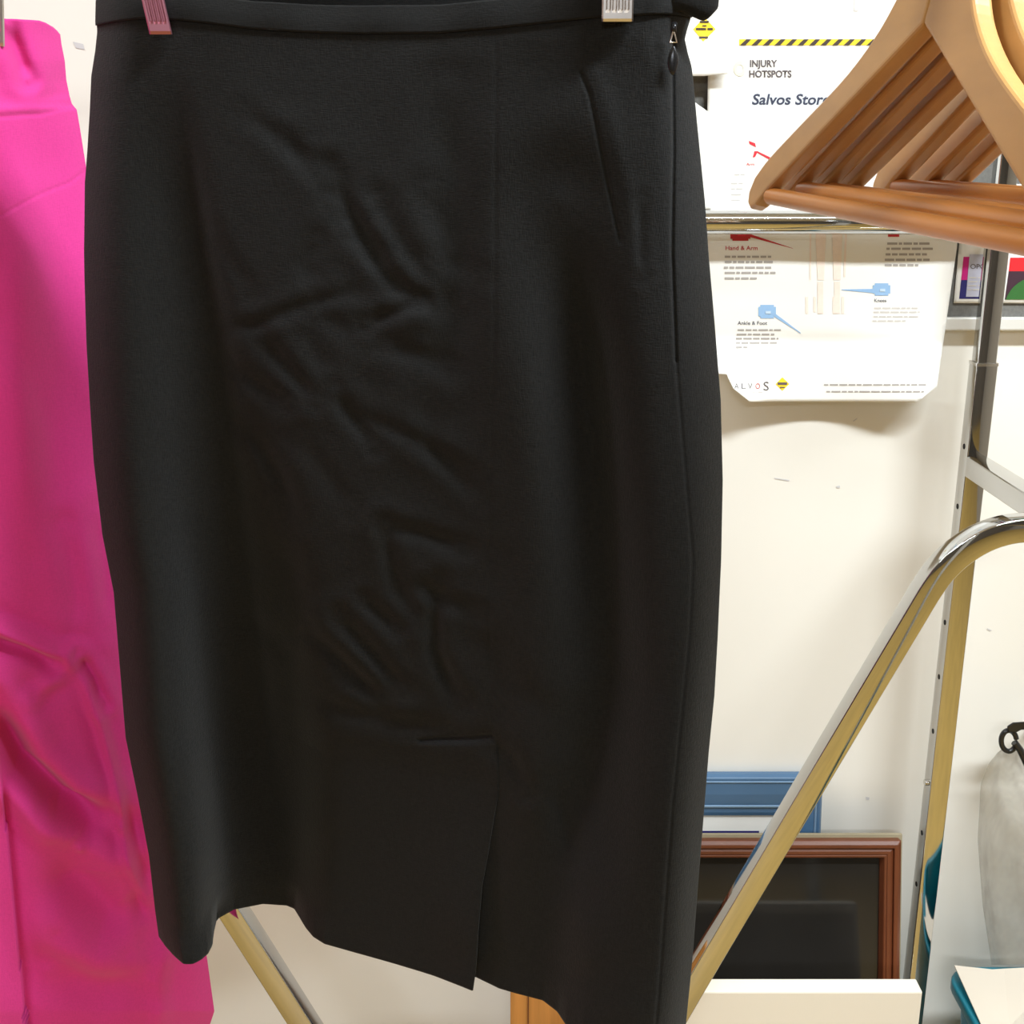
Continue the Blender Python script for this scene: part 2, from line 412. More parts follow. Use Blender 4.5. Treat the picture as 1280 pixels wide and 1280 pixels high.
TS = Sheet(lambda x, y: 1.4255 - 0.011 * sstep(40, 96, y))
notice = empty('notice_sheet', W(870, 95, 1.43), 'white sheet with a small yellow warning diamond pinned beside the black skirt waistband', 'notice')
poly_sheet(TS, 'notice_paper', [(600, -60), (918, -60), (912, 92), (880, 95), (600, 96)], M['paper'], notice)
_yt = patch(TS, 'yellow_diamond', [[(880.5, 21.5), (894.5, 36.5), (879, 52), (866.5, 36.5)]], M['i_yel'], notice, n=3)
patch(TS, 'diamond_mark', [rect(875, 26, 886, 28.5), rect(874, 45.5, 885, 48), *lines([(870, 891, 36.3)], 2.6, 2), rect(878, 31.5, 883, 33)], M['i_blk'], _yt, 0.0012, 1)
LS = Sheet(lambda x, y: 1.4265 + 0 * x)
low = empty('blank_sheet', W(870, 262, 1.43), 'blank white sheet with a slanted top edge tucked below the grey felt gap', 'paper sheet')
poly_sheet(LS, 'blank_paper', [(700, 60), (866, 126), (887, 141), (889, 262), (700, 262)], M['paper'], low)

FS = Sheet(lambda x, y: 1.4355 + 0 * x)
fl = empty('event_flyer', W(1215, 379, 1.436), 'small flyer with a magenta and navy border pinned beside the poster', 'flyer')
poly_sheet(FS, 'flyer_paper', [(1206, 230), (1254, 230), (1243, 379), (1192, 379)], M['paper'], fl)
patch(FS, 'magenta_block', [[(1204.5, 321), (1214, 321), (1211, 350), (1201.5, 350)]], M['i_mag'], fl, n=2)
patch(FS, 'navy_block', [[(1201.5, 350), (1242, 350), (1240, 373.5), (1199, 373.5)]], M['i_ind'], fl, n=2)
patch(FS, 'lilac_panel', [[(1212, 318), (1241, 318), (1238, 371), (1207.5, 371)]], M['i_lil'], fl, 0.0012, 2)
text(FS, 'flyer_text', 'OPO', 1213, 336, 6, M['i_gry'], fl, 19, lift=0.0016)
patch(FS, 'body_text', lines([(1211, 1234, 347), (1211, 1234, 352), (1210, 1233, 357), (1210, 1233, 362)], 1.6, 5), M['i_pal'], fl, 0.0016, 1)
f2 = empty('artwork_flyer', W(1290, 379, 1.436), 'flyer with red, plum and green shapes pinned right of the chrome post', 'flyer')
poly_sheet(FS, 'flyer_paper', [(1264, 230), (1400, 230), (1392, 380), (1251.5, 379)], M['paper'], f2)
patch(FS, 'red_block', [[(1263, 322), (1385, 322), (1384, 339), (1261, 339)]], M['i_brd'], f2, n=2)
patch(FS, 'plum_block', [[(1261, 339), (1384, 339), (1382, 374.5), (1256, 374.5)]], M['i_plm'], f2, n=2)
cx, cy = 1297, 388
seg = []
for i in range(16):
    a, b_ = math.radians(161 - 140 * i / 16), math.radians(161 - 140 * (i + 1) / 16)
    seg.append([(cx + 42 * math.cos(a), cy - 42 * math.sin(a)), (cx + 42 * math.cos(b_), cy - 42 * math.sin(b_)),
                (cx + 42 * math.cos(b_), 374.5), (cx + 42 * math.cos(a), 374.5)])
patch(FS, 'green_arc', seg, M['i_grn'], f2, 0.0012, 2)

# scuffs on the wall
SC = Sheet(lambda x, y: YW + 0 * x)
patch(SC, 'scuff_marks', [[(91, 52), (104, 55), (106, 62), (95, 60)], [(967, 597), (987, 600), (986, 601.5), (969, 598.5)], [(1045, 608), (1050, 607), (1050, 610), (1046, 610)],
                      [(1082, 996), (1087, 997), (1086, 1000), (1083, 1000)], [(1234, 785), (1240, 788), (1238, 789), (1234, 787)],
                      [(1066, 526), (1072, 522), (1071, 524), (1067, 527)]], M['i_scf'], wall, 0.0006, 2)

# ------------------------------------------------------------------ garment rack
PX, PY, HS = 0.555, 1.3865, 0.0124
CZB = H - 0.343                                     # crossbar height
rack = empty('garment_rack', (0, 1.15, 0), 'chrome garment rack with hole-punched post, rails and slanted square braces', 'clothes rack')
z_sl = W(1215, 456, PY - HS).z
for px in (PX, -0.70):
    p = tube('post', [(px, PY, 0), (px, PY, z_sl)], rsq(HS, 0.0015), M['chrome'], rack, ref=(0, -1, 0))
    tube('inner_post', [(px, PY, z_sl - .1), (px, PY, H + 0.02)], rsq(0.0108, 0.0015), M['chrome'], rack, ref=(0, -1, 0))
    tube('sleeve_collar', [(px, PY, z_sl - .002), (px, PY, z_sl + .0015)], rsq(HS + .0006, 0.0015), M['steel'], rack, ref=(0, -1, 0))
    tube('crossbar', [(px, PY - HS, CZB), (px, 0.735, CZB)], rsq(HS, 0.0015), M['chrome'], rack, ref=(0, 0, 1))
    tube('front_post', [(px, 0.735, 0), (px, 0.735, H + 0.25)], rsq(HS, 0.0015), M['chrome'], rack, ref=(0, -1, 0))
for yp in (558, 633, 704, 778, 846, 914, 978, 1041, 1105):
    z = W(1180, yp, PY).z; bolt = yp == 978
    tube('bolt' if bolt else 'adjustment_hole', [(PX - HS + .0012, PY, z), (PX - HS - (.004 if bolt else .0004), PY, z)], circ(.0042 if bolt else .0034, 14), M['steel'] if bolt else M['hole'], rack)
RYB = 1.4035; z_r = W(900, 278, RYB).z
tube('back_rail', [(-0.70, RYB, z_r), (PX + .02, RYB, z_r)], circ(0.0135, 28), M['chrome'], rack)
RZ = H + 0.262
tube('front_rail', [(-0.75, 0.735, RZ), (0.62, 0.735, RZ)], circ(0.0125, 24), M['chrome'], rack)
BY = 1.15
br = [(628, 1640), (888, 1190), (1072, 880), (1140, 766), (1160, 733), (1178, 709), (1200, 689), (1228, 672), (1258, 662), (1292, 658)]
pr = [W(x, y, BY) for x, y in br]
pr = pr[:3] + spline(pr[3:], 8)
pr.append(Vector((PX, BY, pr[-1].z)))
tube('diagonal_brace', pr, rsq(HS, 0.0015), M['chrome'], rack, ref=(0, -1, 0))
bl = [(612, 1640), (382, 1280), (295, 1143), (100, 836), (78, 800), (55, 768), (25, 742), (-15, 726), (-50, 722)]
pl = [W(x, y, BY - 0.03) for x, y in bl]
pl = pl[:3] + spline(pl[3:], 8)
pl.append(Vector((-0.70, BY - 0.03, pl[-1].z)))
tube('diagonal_brace', pl, rsq(HS, 0.0015), M['chrome'], rack, ref=(0, -1, 0))
tube('foot_bar', [(-0.70, BY - .015, 0.03), (PX, BY - .015, 0.03)], rsq(HS, 0.002), M['chrome'], rack, ref=(0, 0, 1))
for px in (PX, -0.70):
    tube('base_bar', [(px, PY - HS, 0.03), (px, 0.735, 0.03)], rsq(HS, 0.002), M['chrome'], rack, ref=(0, 0, 1))

# ------------------------------------------------------------------ skirts
def poly_y(pts):
    a = np.array(pts, float); return lambda y: np.interp(y, a[:, 0], a[:, 1])
def seg_dist(px, py, pts):
    d = np.full(px.shape, 1e9)
    for (x0, y0), (x1, y1) in zip(pts[:-1], pts[1:]):
        dx, dy = x1 - x0, y1 - y0; L = dx * dx + dy * dy
        t = np.clip(((px - x0) * dx + (py - y0) * dy) / L, 0, 1)
        d = np.minimum(d, np.hypot(px - x0 - t * dx, py - y0 - t * dy))
    return d
def crease(px, py, pts, sig, amp, ridge=0.6):
    """a valley amp deep with softer ridges either side, fading towards its ends"""
    pts = np.array(pts, float); d = seg_dist(px, py, pts)
    e0 = np.hypot(px - pts[0, 0], py - pts[0, 1]); e1 = np.hypot(px - pts[-1, 0], py - pts[-1, 1])
    tot = np.hypot(*np.diff(pts, axis=0).T).sum()
    fade = sstep(0, tot * .25 + sig, np.minimum(e0, e1) + sig * .6)
    return amp * fade * (np.exp(-(d / sig) ** 2) - ridge * np.exp(-((d - 2.0 * sig) / (1.3 * sig)) ** 2))

# --- black skirt
bL = poly_y([(-60, 121), (0, 121), (28, 120.5), (39, 121.5), (63, 119), (95, 114), (141, 112), (190, 109), (228, 106), (316, 105), (348, 105.5), (430, 108), (500, 112), (576, 117),
             (669, 128), (740, 142), (837, 150), (922, 157), (995, 172), (1069, 186), (1139, 194), (1175, 199), (1192, 202), (1215, 207)])
bR = poly_y([(-60, 862), (-20, 864), (10, 866), (21, 864), (37, 859), (49, 856), (67, 860), (83, 864.5), (95, 866), (150, 871), (200, 876), (250, 881), (290, 884), (320, 886), (400, 893),
             (500, 901), (600, 903.5), (700, 901.5), (800, 897), (870, 893), (940, 886), (1040, 878), (1100, 873), (1200, 865.5), (1280, 857.5), (1340, 852)])
bS = poly_y([(0, 620), (100, 620), (400, 618), (700, 611), (880, 613), (920, 615), (940, 612), (1080, 600), (1238, 584)])
bW = poly_y([(115, 26), (150, 24), (180, 22), (225, 24), (270, 29), (316, 35), (380, 39), (450, 41), (550, 40), (620, 34), (675, 28), (750, 20), (809, 17), (845, 15), (900, 14)])
hem = [(202, 1190), (210, 1199), (220, 1206), (228, 1210), (240, 1206), (252, 1199), (261, 1192), (268, 1181), (272, 1164), (277, 1149), (299, 1137), (334, 1130), (362, 1132), (371, 1136), (377, 1148), (383, 1160), (391, 1171), (404, 1180),
       (441, 1191), (485, 1204), (536, 1220), (583, 1238)]
hem2 = [(587, 1221), (617, 1235), (638, 1241), (672, 1250), (691, 1264), (702, 1279), (725, 1300), (765, 1318), (800, 1326), (830, 1330), (852, 1322)]
ZH = H - 0.598
def Y_of(y, z): 
    # distance at which a point of height z is seen at picture height y
    u = (640 - np.asarray(y, float)) / FPX
    return (z - H) * (CP + u * SP) / (u * CP - SP)
hx = np.array([p[0] for p in hem] + [p[0] for p in hem2], float)
hY = Y_of(np.array([p[1] for p in hem] + [p[1] for p in hem2], float), ZH)
hw = (hx - 204) / (853 - 204)
WS_H = (585 - 204) / (853 - 204)                     # where the vent edge meets the hem
NL, NR, NV, NB = 250, 150, 430, 60
U0 = 0.62

def black_grid():
    u = np.concatenate([U0 * (0.5 - 0.5 * np.cos(np.linspace(0, math.pi / 2 * 1.0, NL) * 1.0)) / 0.5, np.array([])])
    # columns: left panel, right panel (the seam column is there twice), spaced closer at the side
    tl = np.linspace(0, 1, NL) ** 1.25; tr_ = 1 - (1 - np.linspace(0, 1, NR)) ** 1.25
    side = np.concatenate([np.zeros(NL), np.ones(NR)])
    t = np.concatenate([tl, tr_])
    v = np.linspace(0, 1, NV)
    return side, t, v
side, tcol, vrow = black_grid()
V, T = np.meshgrid(vrow, tcol, indexing='ij'); SD = np.broadcast_to(side, V.shape)
# relative place across the skirt of the centre seam at level v
ws_v = np.interp(vrow, [0, .08, .3, .55, .72, .75, .87, 1], [.668, .668, .659, .629, .636, .636, .604, WS_H])[:, None]
Wd = np.where(SD < .5, T * ws_v, ws_v + T * (1 - ws_v))
YL0, YR0 = 0.800, 0.722
def waist_Y(w): return YL0 + (YR0 - YL0) * w + 0.012 * np.sin(np.pi * np.clip(w, 0, 1)) ** 2 - 0.010 * np.sin(np.pi * np.clip(w, 0, 1)) ** 0.5
def black_front():
    w = Wd; v = V
    # hem profile, its valley sliding towards the left side higher up
    vc = np.interp(v, [0, .05, .35, .75, .92, 1], [.13, .135, .215, .238, .215, .20])
    wq = np.interp(w, [0, .0001, 1], [0, 0, 1])
    wsrc = np.where(w < vc, w / np.maximum(vc, 1e-4) * .20, np.where(SD < .5, .20 + (w - vc) / np.maximum(ws_v - vc, 1e-4) * (WS_H - .20), WS_H + (w - ws_v) / (1 - ws_v) * (1 - WS_H)))
    nh = len(hem)
    def prof(a, b):
        gx = np.linspace(-.2, 1.2, 1401); gy = np.interp(gx, a, b)
        k = np.exp(-(np.arange(-90, 91) / 28.) ** 2); k /= k.sum()
        gs = np.convolve(np.pad(gy, 90, mode='edge'), k, 'valid')
        f = sstep(.955, .998, v)
        return np.interp(wsrc, gx, gy) * f + np.interp(wsrc, gx, gs) * (1 - f)
    hl = prof(hw[:nh], hY[:nh]); hr = prof(hw[nh:], hY[nh:])
    step = (1 - sstep(0, .30, (ws_v - w))) * (SD < .5)
    ventv = sstep(.735, 1.0, v)
    Yh = np.where(SD < .5, hl, hr)
    # no step above the vent: carry the two panels to a common line there
    mid = 0.5 * (hl[:, NL - 1:NL] + hr[:, NL:NL + 1])
    fixL = (mid - hl[:, NL - 1:NL]) * step; fixR = (mid - hr[:, NL:NL + 1]) * (1 - sstep(0, .25, w - ws_v)) * (SD > .5)
    Yh = Yh + (fixL + fixR) * (1 - ventv)
    base0 = waist_Y(w)
    a = sstep(-.15, 1.0, v) ** 1.9
    lin_h = .79 + (.685 - .79) * w
    Y = base0 * (1 - v) + lin_h * v + (Yh - lin_h) * a
    return Y
Yf = black_front()
zt = None
def top_z(w, Yw):
    """height of the waist seam: seen on the curve bW"""
    x = 119 + w * (862 - 119)
    y = bW(x); u = (640 - y) / FPX
    return H + (u * CP - SP) * Yw / (CP + u * SP)
Yw = waist_Y(Wd[0]); zw = top_z(Wd[0], Yw)
Z = zw[None, :] * (1 - V) + ZH * V
# hips: the side edges curve away
edge = np.minimum(Wd, 1 - Wd)
round_ = 0.022 * np.clip(1 - edge / .075, 0, 1) ** 2.2
PYx = ypix(Yf, Z); PXx = bL(PYx) + Wd * (bR(PYx) - bL(PYx))
D = np.zeros_like(Yf)
for pts, sg, am in [
    ([(412, 211), (450, 287), (480, 340), (501, 359), (547, 380)], 9, .0062), ([(455, 405), (490, 392), (528, 376)], 7, .0035),
    ([(269, 413), (320, 405), (374, 384), (459, 359)], 7, .0030), ([(324, 418), (355, 455), (395, 502)], 8, .0042),
    ([(281, 451), (320, 480), (362, 506)], 8, .0035), ([(416, 489), (450, 536), (470, 560)], 8, .0036), ([(302, 139), (362, 181), (400, 210)], 9, .002),
    ([(298, 525), (330, 565), (353, 601), (370, 656)], 8, .0048), ([(437, 513), (510, 545), (585, 589)], 8, .0026),
    ([(480, 656), (530, 668), (581, 686)], 8, .0040), ([(480, 656), (490, 710), (497, 736), (530, 780)], 8, .0042),
    ([(547, 728), (543, 770), (543, 812), (560, 850), (577, 880)], 8, .0075), ([(378, 783), (420, 821), (450, 850), (480, 880)], 8, .0058),
    ([(425, 770), (465, 815), (505, 863)], 8, .0058), ([(454, 749), (497, 787)], 7, .0036), ([(374, 859), (420, 885), (480, 901), (564, 913)], 9, .0040),
    ([(360, 690), (372, 740), (380, 783)], 9, .0035), ([(470, 250), (520, 330), (545, 372)], 10, .003), ([(505, 720), (560, 750), (600, 765)], 8, .0028),
    ([(395, 300), (380, 330), (395, 355)], 10, .002), ([(560, 110), (575, 330), (560, 500)], 26, .004), ([(610, 925), (640, 945), (660, 985)], 9, .0035),
    ([(801, 249), (800, 300), (803, 346)], 6, .0022), ([(700, 250), (725, 420), (748, 640), (765, 860), (745, 1060), (735, 1200)], 42, .021),
    ([(590, 780), (640, 850), (700, 905)], 14, .002), ([(690, 975), (705, 1035), (715, 1080)], 9, .003), ([(530, 500), (545, 560), (590, 600)], 10, .002),
]:
    D += crease(PXx, PYx, pts, sg * (1.25 if sg < 20 else 1), am * (.48 if sg < 20 else 1), .3)
# left long fold, soft left flank and steep right flank
fx = np.interp(PYx, [60, 200, 330, 430, 540, 740, 860, 1000, 1150], [212, 232, 252, 270, 284, 308, 324, 340, 345])
dd = PXx - fx
D += 0.011 * sstep(40, 300, PYx) * (1 - sstep(880, 1080, PYx)) * np.where(dd < 0, np.exp(-(dd / 60) ** 2), np.exp(-(dd / 20) ** 2))
# seams, dart, vent stitching as narrow grooves
def groove(pts, sg, am): return am * np.exp(-(seg_dist(PXx, PYx, pts) / sg) ** 2)
D += groove([(842, 30), (841, 94), (842, 188), (840, 312), (845, 450)], 2.2, .0022)
D += groove([(845, 450), (866, 700), (862, 787), (853, 880), (841, 998), (823, 1244), (815, 1330)], 2.0, .0010)
D += groove([(727, 93), (737, 118), (750, 181), (761, 236), (775, 300)], 2.6, .0013) - .0008 * np.exp(-((seg_dist(PXx, PYx, [(745, 93), (757, 130), (770, 181), (785, 236), (800, 330)])) / 12) ** 2)
sx_ = bS(PYx)
D += np.exp(-((PXx - sx_) / 2.6) ** 2) * .0005 * (PYx < 925)
D += groove([(525, 926), (570, 923), (614, 919)], 2.2, .0020)
D += -.0022 * sstep(924, 930, PYx) * np.exp(-((PXx - 570) / 45.) ** 2) * (SD < .5) * sstep(1, .9, V)
rng = np.random.default_rng(3)
for _ in range(26):                                    # faint irregular puckers
    cx_, cy_ = rng.uniform(260, 600), rng.uniform(150, 900); a_ = rng.uniform(.3, 1.2); L_ = rng.uniform(20, 60)
    D += crease(PXx, PYx, [(cx_ - L_ * math.cos(a_), cy_ - L_ * math.sin(a_)), (cx_ + L_ * math.cos(a_), cy_ + L_ * math.sin(a_))], rng.uniform(10, 20), rng.uniform(.0005, .0013), .3)
fade_h = 1 - 0.75 * sstep(.93, 1.0, V)
Yf2 = Yf + round_ + D * fade_h * sstep(0, .03, V)
pyy = ypix(Yf2, Z); pxx = bL(pyy) + Wd * (bR(pyy) - bL(pyy))
FRONT = Wv(pxx, pyy, Yf2)
# back half: behind the front, joined at both sides
wb = np.linspace(1, 0, NB + 2)[1:-1]
def back_rows():
    out = np.zeros((NV, NB, 3))
    for j in range(NV):
        e1, e0 = FRONT[j, -1], FRONT[j, 0]
        v = vrow[j]
        for i, w in enumerate(wb):
            p = e0 * (1 - w) + e1 * w
            bul = math.sin(math.pi * w) ** .6
            yb = max(p[1], np.interp(w, Wd[j, ::10], Yf2[j, ::10])) + (.016 + .03 * v) * bul + .012 * v * math.sin(w * 14) * bul
            out[j, i] = (p[0], yb, p[2] + (.004 * bul * (1 - v)))
    return out
BACK = back_rows()
nf = NL + NR
ring_n = nf + NB
def tube_mesh(front, back, skip=None):
    ny, a, _ = front.shape; b = back.shape[1]; k = a + b
    P = np.concatenate([front, back], 1).reshape(-1, 3)
    fs = []
    for j in range(ny - 1):
        for i in range(k):
            if skip and skip(j, i): continue
            i2 = (i + 1) % k
            fs.append((j * k + i, (j + 1) * k + i, (j + 1) * k + i2, j * k + i2))
    return P, fs
jv = int(.745 * NV)
skirt = empty('skirt', (-0.09, 0.76, H + .1), 'black pencil skirt with front vent and side zip hanging from metal clips', 'skirt')
P, fs = tube_mesh(FRONT, BACK, lambda j, i: i == NL - 1 and j > jv)
# the vent's underlap: a strip behind the left panel joined to the right panel
o = mesh_ob('skirt_body', P, fs, M['black'], skirt, smooth=True, weld=2e-5)
md = o.modifiers.new('cloth', 'SOLIDIFY'); md.thickness = 0.0012; md.offset = -1
UL = []
for j in range(jv - 8, NV):
    a = FRONT[j, NL].copy()
    row = []
    for k in range(7):
        q = a + np.array([-.008 * k, .0066 * k + (.0022 if k else 0), 0.0]); row.append(q)
    UL.append(row)
UL = np.array(UL); nr = UL.shape[0]
mesh_ob('vent_underlap', UL.reshape(-1, 3), [(j * 7 + i, (j + 1) * 7 + i, (j + 1) * 7 + i + 1, j * 7 + i + 1) for j in range(nr - 1) for i in range(6)], M['black'], skirt, smooth=True)
# waistband
NWB = 14
hb = np.linspace(0, 1, NWB)
wcols = Wd[0]
Yw2 = FRONT[0, :, 1]
bandF = np.zeros((NWB, nf, 3)); bandB = np.zeros((NWB, NB, 3))
for j, t in enumerate(hb):
    z = zw + 0.0158 * t - .0006
    bulge = -.0009 - .0009 * math.sin(math.pi * t)
    Yb = Yw2 + bulge + .003 * t + 0.0012 * np.sin(wcols * 37) * t
    py_ = ypix(Yb, z); bandF[j] = Wv(bL(py_) - .5 + wcols * (bR(py_) - bL(py_) + .5), py_, Yb)
    zb = np.interp(wb, wcols, zw) + .0158 * t
    for i, w in enumerate(wb):
        e = bandF[j, 0] * (1 - w) + bandF[j, -1] * w
        bul = math.sin(math.pi * w) ** .5
        bandB[j, i] = (e[0], e[1] + .022 * bul, max(e[2], e[2] + .014 * bul * t) + .002 * bul)
# turn the top edge over, inside
inF = bandF[-1] + np.array([0, .0035, -.001]); in2 = bandF[0] + np.array([0, .0045, .002])
P, fs = tube_mesh(bandF, bandB)
o = mesh_ob('waistband', P, fs, M['band'], skirt, smooth=True, weld=2e-5)
md = o.modifiers.new('cloth', 'SOLIDIFY'); md.thickness = 0.0012; md.offset = 0
# end of the waistband lapping past the side
bm = bmesh.new(); bmesh.ops.create_uvsphere(bm, u_segments=28, v_segments=18, radius=1)
c0 = W(866, -4, .729)
for v in bm.verts:
    q = v.co.copy(); sgn = lambda a, e: math.copysign(abs(a) ** e, a)
    xx = sgn(q.x, .7) * .0150; zz = sgn(q.z, .55) * (.0105 + .002 * math.sin(q.x * 5)); yy = q.y * .006
    v.co = c0 + Vector((xx, yy, zz - .0016 * q.x))
bm_ob('waistband_tab', bm, M['band'], skirt, smooth=True)
# zip
zy = lambda y: float(np.interp(y, PYx[:, -30], Yf2[:, -30])) - .0035
slid = []
vs, fs = sweep_data([W(843, 29, zy(40)), W(842, 34, zy(40) - .002), W(842, 42, zy(40) - .001)], [(a * 1.3, b_) for a, b_ in circ(.0013, 10)])
zs = mesh_ob('zip_slider', vs, fs, M['zip'], skirt, smooth=True)
tri = [W(841, 40, zy(45) - .002), W(837.5, 53, zy(50) - .002), W(846, 53, zy(50) - .002), W(842.5, 40, zy(45) - .002)]
pz = tube('zip_ring', tri, circ(.00055, 8), M['clipmetal'], zs)
bm = bmesh.new(); bmesh.ops.create_uvsphere(bm, u_segments=20, v_segments=14, radius=1)
ca, cb = W(842, 57, zy(60) - .002), W(840.5, 94, zy(90) - .002)
for v in bm.verts:
    t = (1 - v.co.z) / 2
    wdt = .0026 * (0.45 + 0.75 * math.sin(math.pi * min(1, .15 + t * .62)) ** 1.5)
    p = ca.lerp(cb, t); v.co = p + Vector((v.co.x * wdt, v.co.y * .0015, 0))
bm_ob('zip_pull', bm, M['zip'], zs, smooth=True)

# --- clip hangers
def clip(x0, x1, ybot, ytop, dx_top, Y, m, parent, grooves=4):
    """ribbed spring clip gripping the waistband; x0-x1 its foot in the picture, leaning by dx_top"""
    bm = bmesh.new()
    def P3(u, t, yy):                                    # u across 0..1, t up 0..1
        x = x0 + (x1 - x0) * u + dx_top * t; y = ybot + (ytop - ybot) * t
        return W(x, y, Y + yy)
    prof = [0.0, 0.06]
    cols = [(0.0, 0.0012), (0.05, 0.0), (0.10, 0.0)]
    for g in range(grooves):
        c = .5 + (g - (grooves - 1) / 2) * (.78 / grooves); h_ = .28 / grooves
        cols += [(c - h_ * 1.15, 0.0), (c - h_ * .5, .0013), (c + h_ * .5, .0013), (c + h_ * 1.15, 0.0)]
    cols += [(0.90, 0.0), (0.95, 0.0), (1.0, 0.0012)]
    rows = [(0.0, .0012, 0), (.03, 0, 0), (.09, 0, 0), (.125, 0, 1), (.6, 0, 1), (.95, 0, 1), (1.0, 0, 1)]
    g = []
    for t, e, on in rows:
        g.append([bm.verts.new(P3(u, t, e + (d if (on or u < .02 or u > .98) else 0))) for u, d in cols])
    for j in range(len(rows) - 1):
        for i in range(len(cols) - 1):
            bm.faces.new((g[j][i], g[j][i + 1], g[j + 1][i + 1], g[j + 1][i]))
    # sides and rear of the front jaw
    r = [bm.verts.new(P3(u, t, .0042)) for t in (0, 1) for u in (0, 1)]
    bm.faces.new((r[0], r[2], r[3], r[1]))
    bm.faces.new([g[j][0] for j in range(len(rows))] + [r[2], r[0]])
    bm.faces.new([r[1], r[3]] + [g[j][-1] for j in reversed(range(len(rows)))])
    bm.faces.new([r[0], r[1]] + [g[0][i] for i in reversed(range(len(cols)))])
    bm.faces.new([r[3], r[2]] + [g[-1][i] for i in range(len(cols))])
    # back jaw
    vs = [bm.verts.new(P3(u, t, yy)) for yy in (.026, .029) for t in (.1, 1) for u in (0.05, .95)]
    for f in ((0, 1, 3, 2), (4, 6, 7, 5), (0, 4, 5, 1), (2, 3, 7, 6), (0, 2, 6, 4), (1, 5, 7, 3)):
        bm.faces.new([vs[i] for i in f])
    # spring bridge on top
    vs2 = [bm.verts.new(P3(u, t, yy)) for yy in (.0, .029) for t in (.97, 1.02) for u in (0.2, .8)]
    for f in ((0, 1, 3, 2), (4, 6, 7, 5), (0, 4, 5, 1), (2, 3, 7, 6), (0, 2, 6, 4), (1, 5, 7, 3)):
        bm.faces.new([vs2[i] for i in f])
    o = bm_ob('clip', bm, m, parent)
    return P3(.5, 1.0, .014)
def hook_pts(base, rail_y, rail_z, x):
    R = .019
    pts = [base, Vector((x, base.y * .5 + rail_y * .5, base.z + .02)), Vector((x, rail_y + R, rail_z - .028))]
    for a in range(-20, 201, 20):
        pts.append(Vector((x, rail_y + R * math.cos(math.radians(a)), rail_z - .003 + R * math.sin(math.radians(a)))))
    return spline(pts, 4)
def clip_hanger(label, clips, rail_x):
    root = empty('clip_hanger', (rail_x, 0.735, RZ + .0125), label, 'hanger', 'clip hangers on the front rail')
    tops = [clip(*c, root) for c in clips]
    a, b_ = tops; dr = (b_ - a).normalized()
    tube('hanger_bar', [a - dr * .03, b_ + dr * .03], circ(.0028, 12), M['steel'], root)
    mid = (a + b_) / 2
    tube('hook', hook_pts(mid, .735, RZ, rail_x), circ(.0017, 10), M['steel'], root)
    return root
wl, wr_ = (201 - 119) / 743, (772 - 119) / 743
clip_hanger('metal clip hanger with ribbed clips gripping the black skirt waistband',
            [(187, 215.5, 43, -95, -32, float(waist_Y(wl)) - .0085, M['clippinkrefl']), (752, 791.5, 27, -95, 3, float(waist_Y(wr_)) - .0085, M['clipmetal'])], -.085)

# --- magenta skirt
NP, NPV, NPB = 480, 640, 40
kL = poly_y([(-60, -620), (25, -640), (300, -800), (1280, -1000), (1500, -1040)])
kR = poly_y([(-60, 74), (25, 74), (41, 75), (56, 77), (76, 81), (100, 83), (120, 87), (130, 90), (137, 96), (160, 100), (205, 107), (300, 123), (600, 165), (900, 212), (1100, 243), (1199, 259), (1264, 268), (1282, 262), (1400, 262)])
uu = np.linspace(0, 1, NP); wp = 1 - (1 - uu) ** 2.0; vp = np.linspace(0, 1, NPV)
Vp, Wp = np.meshgrid(vp, wp, indexing='ij')
Yp = 1 / (1 / .64 + (1 / .95 - 1 / .64) * Wp)
ytop = np.interp(kL(25) + wp * (kR(25) - kL(25)), [-640, 0, 4, 25, 49, 57, 66, 71, 75], [24, 23, 23, 25, 25, 27, 31.5, 35.5, 41])
uq = (640 - ytop) / FPX
ztop = H + (uq * CP - SP) * Yp[0] / (CP + uq * SP)
ZPH = H - .84
Zp = ztop[None] * (1 - Vp) + ZPH * Vp
Yp = Yp + Vp * .01
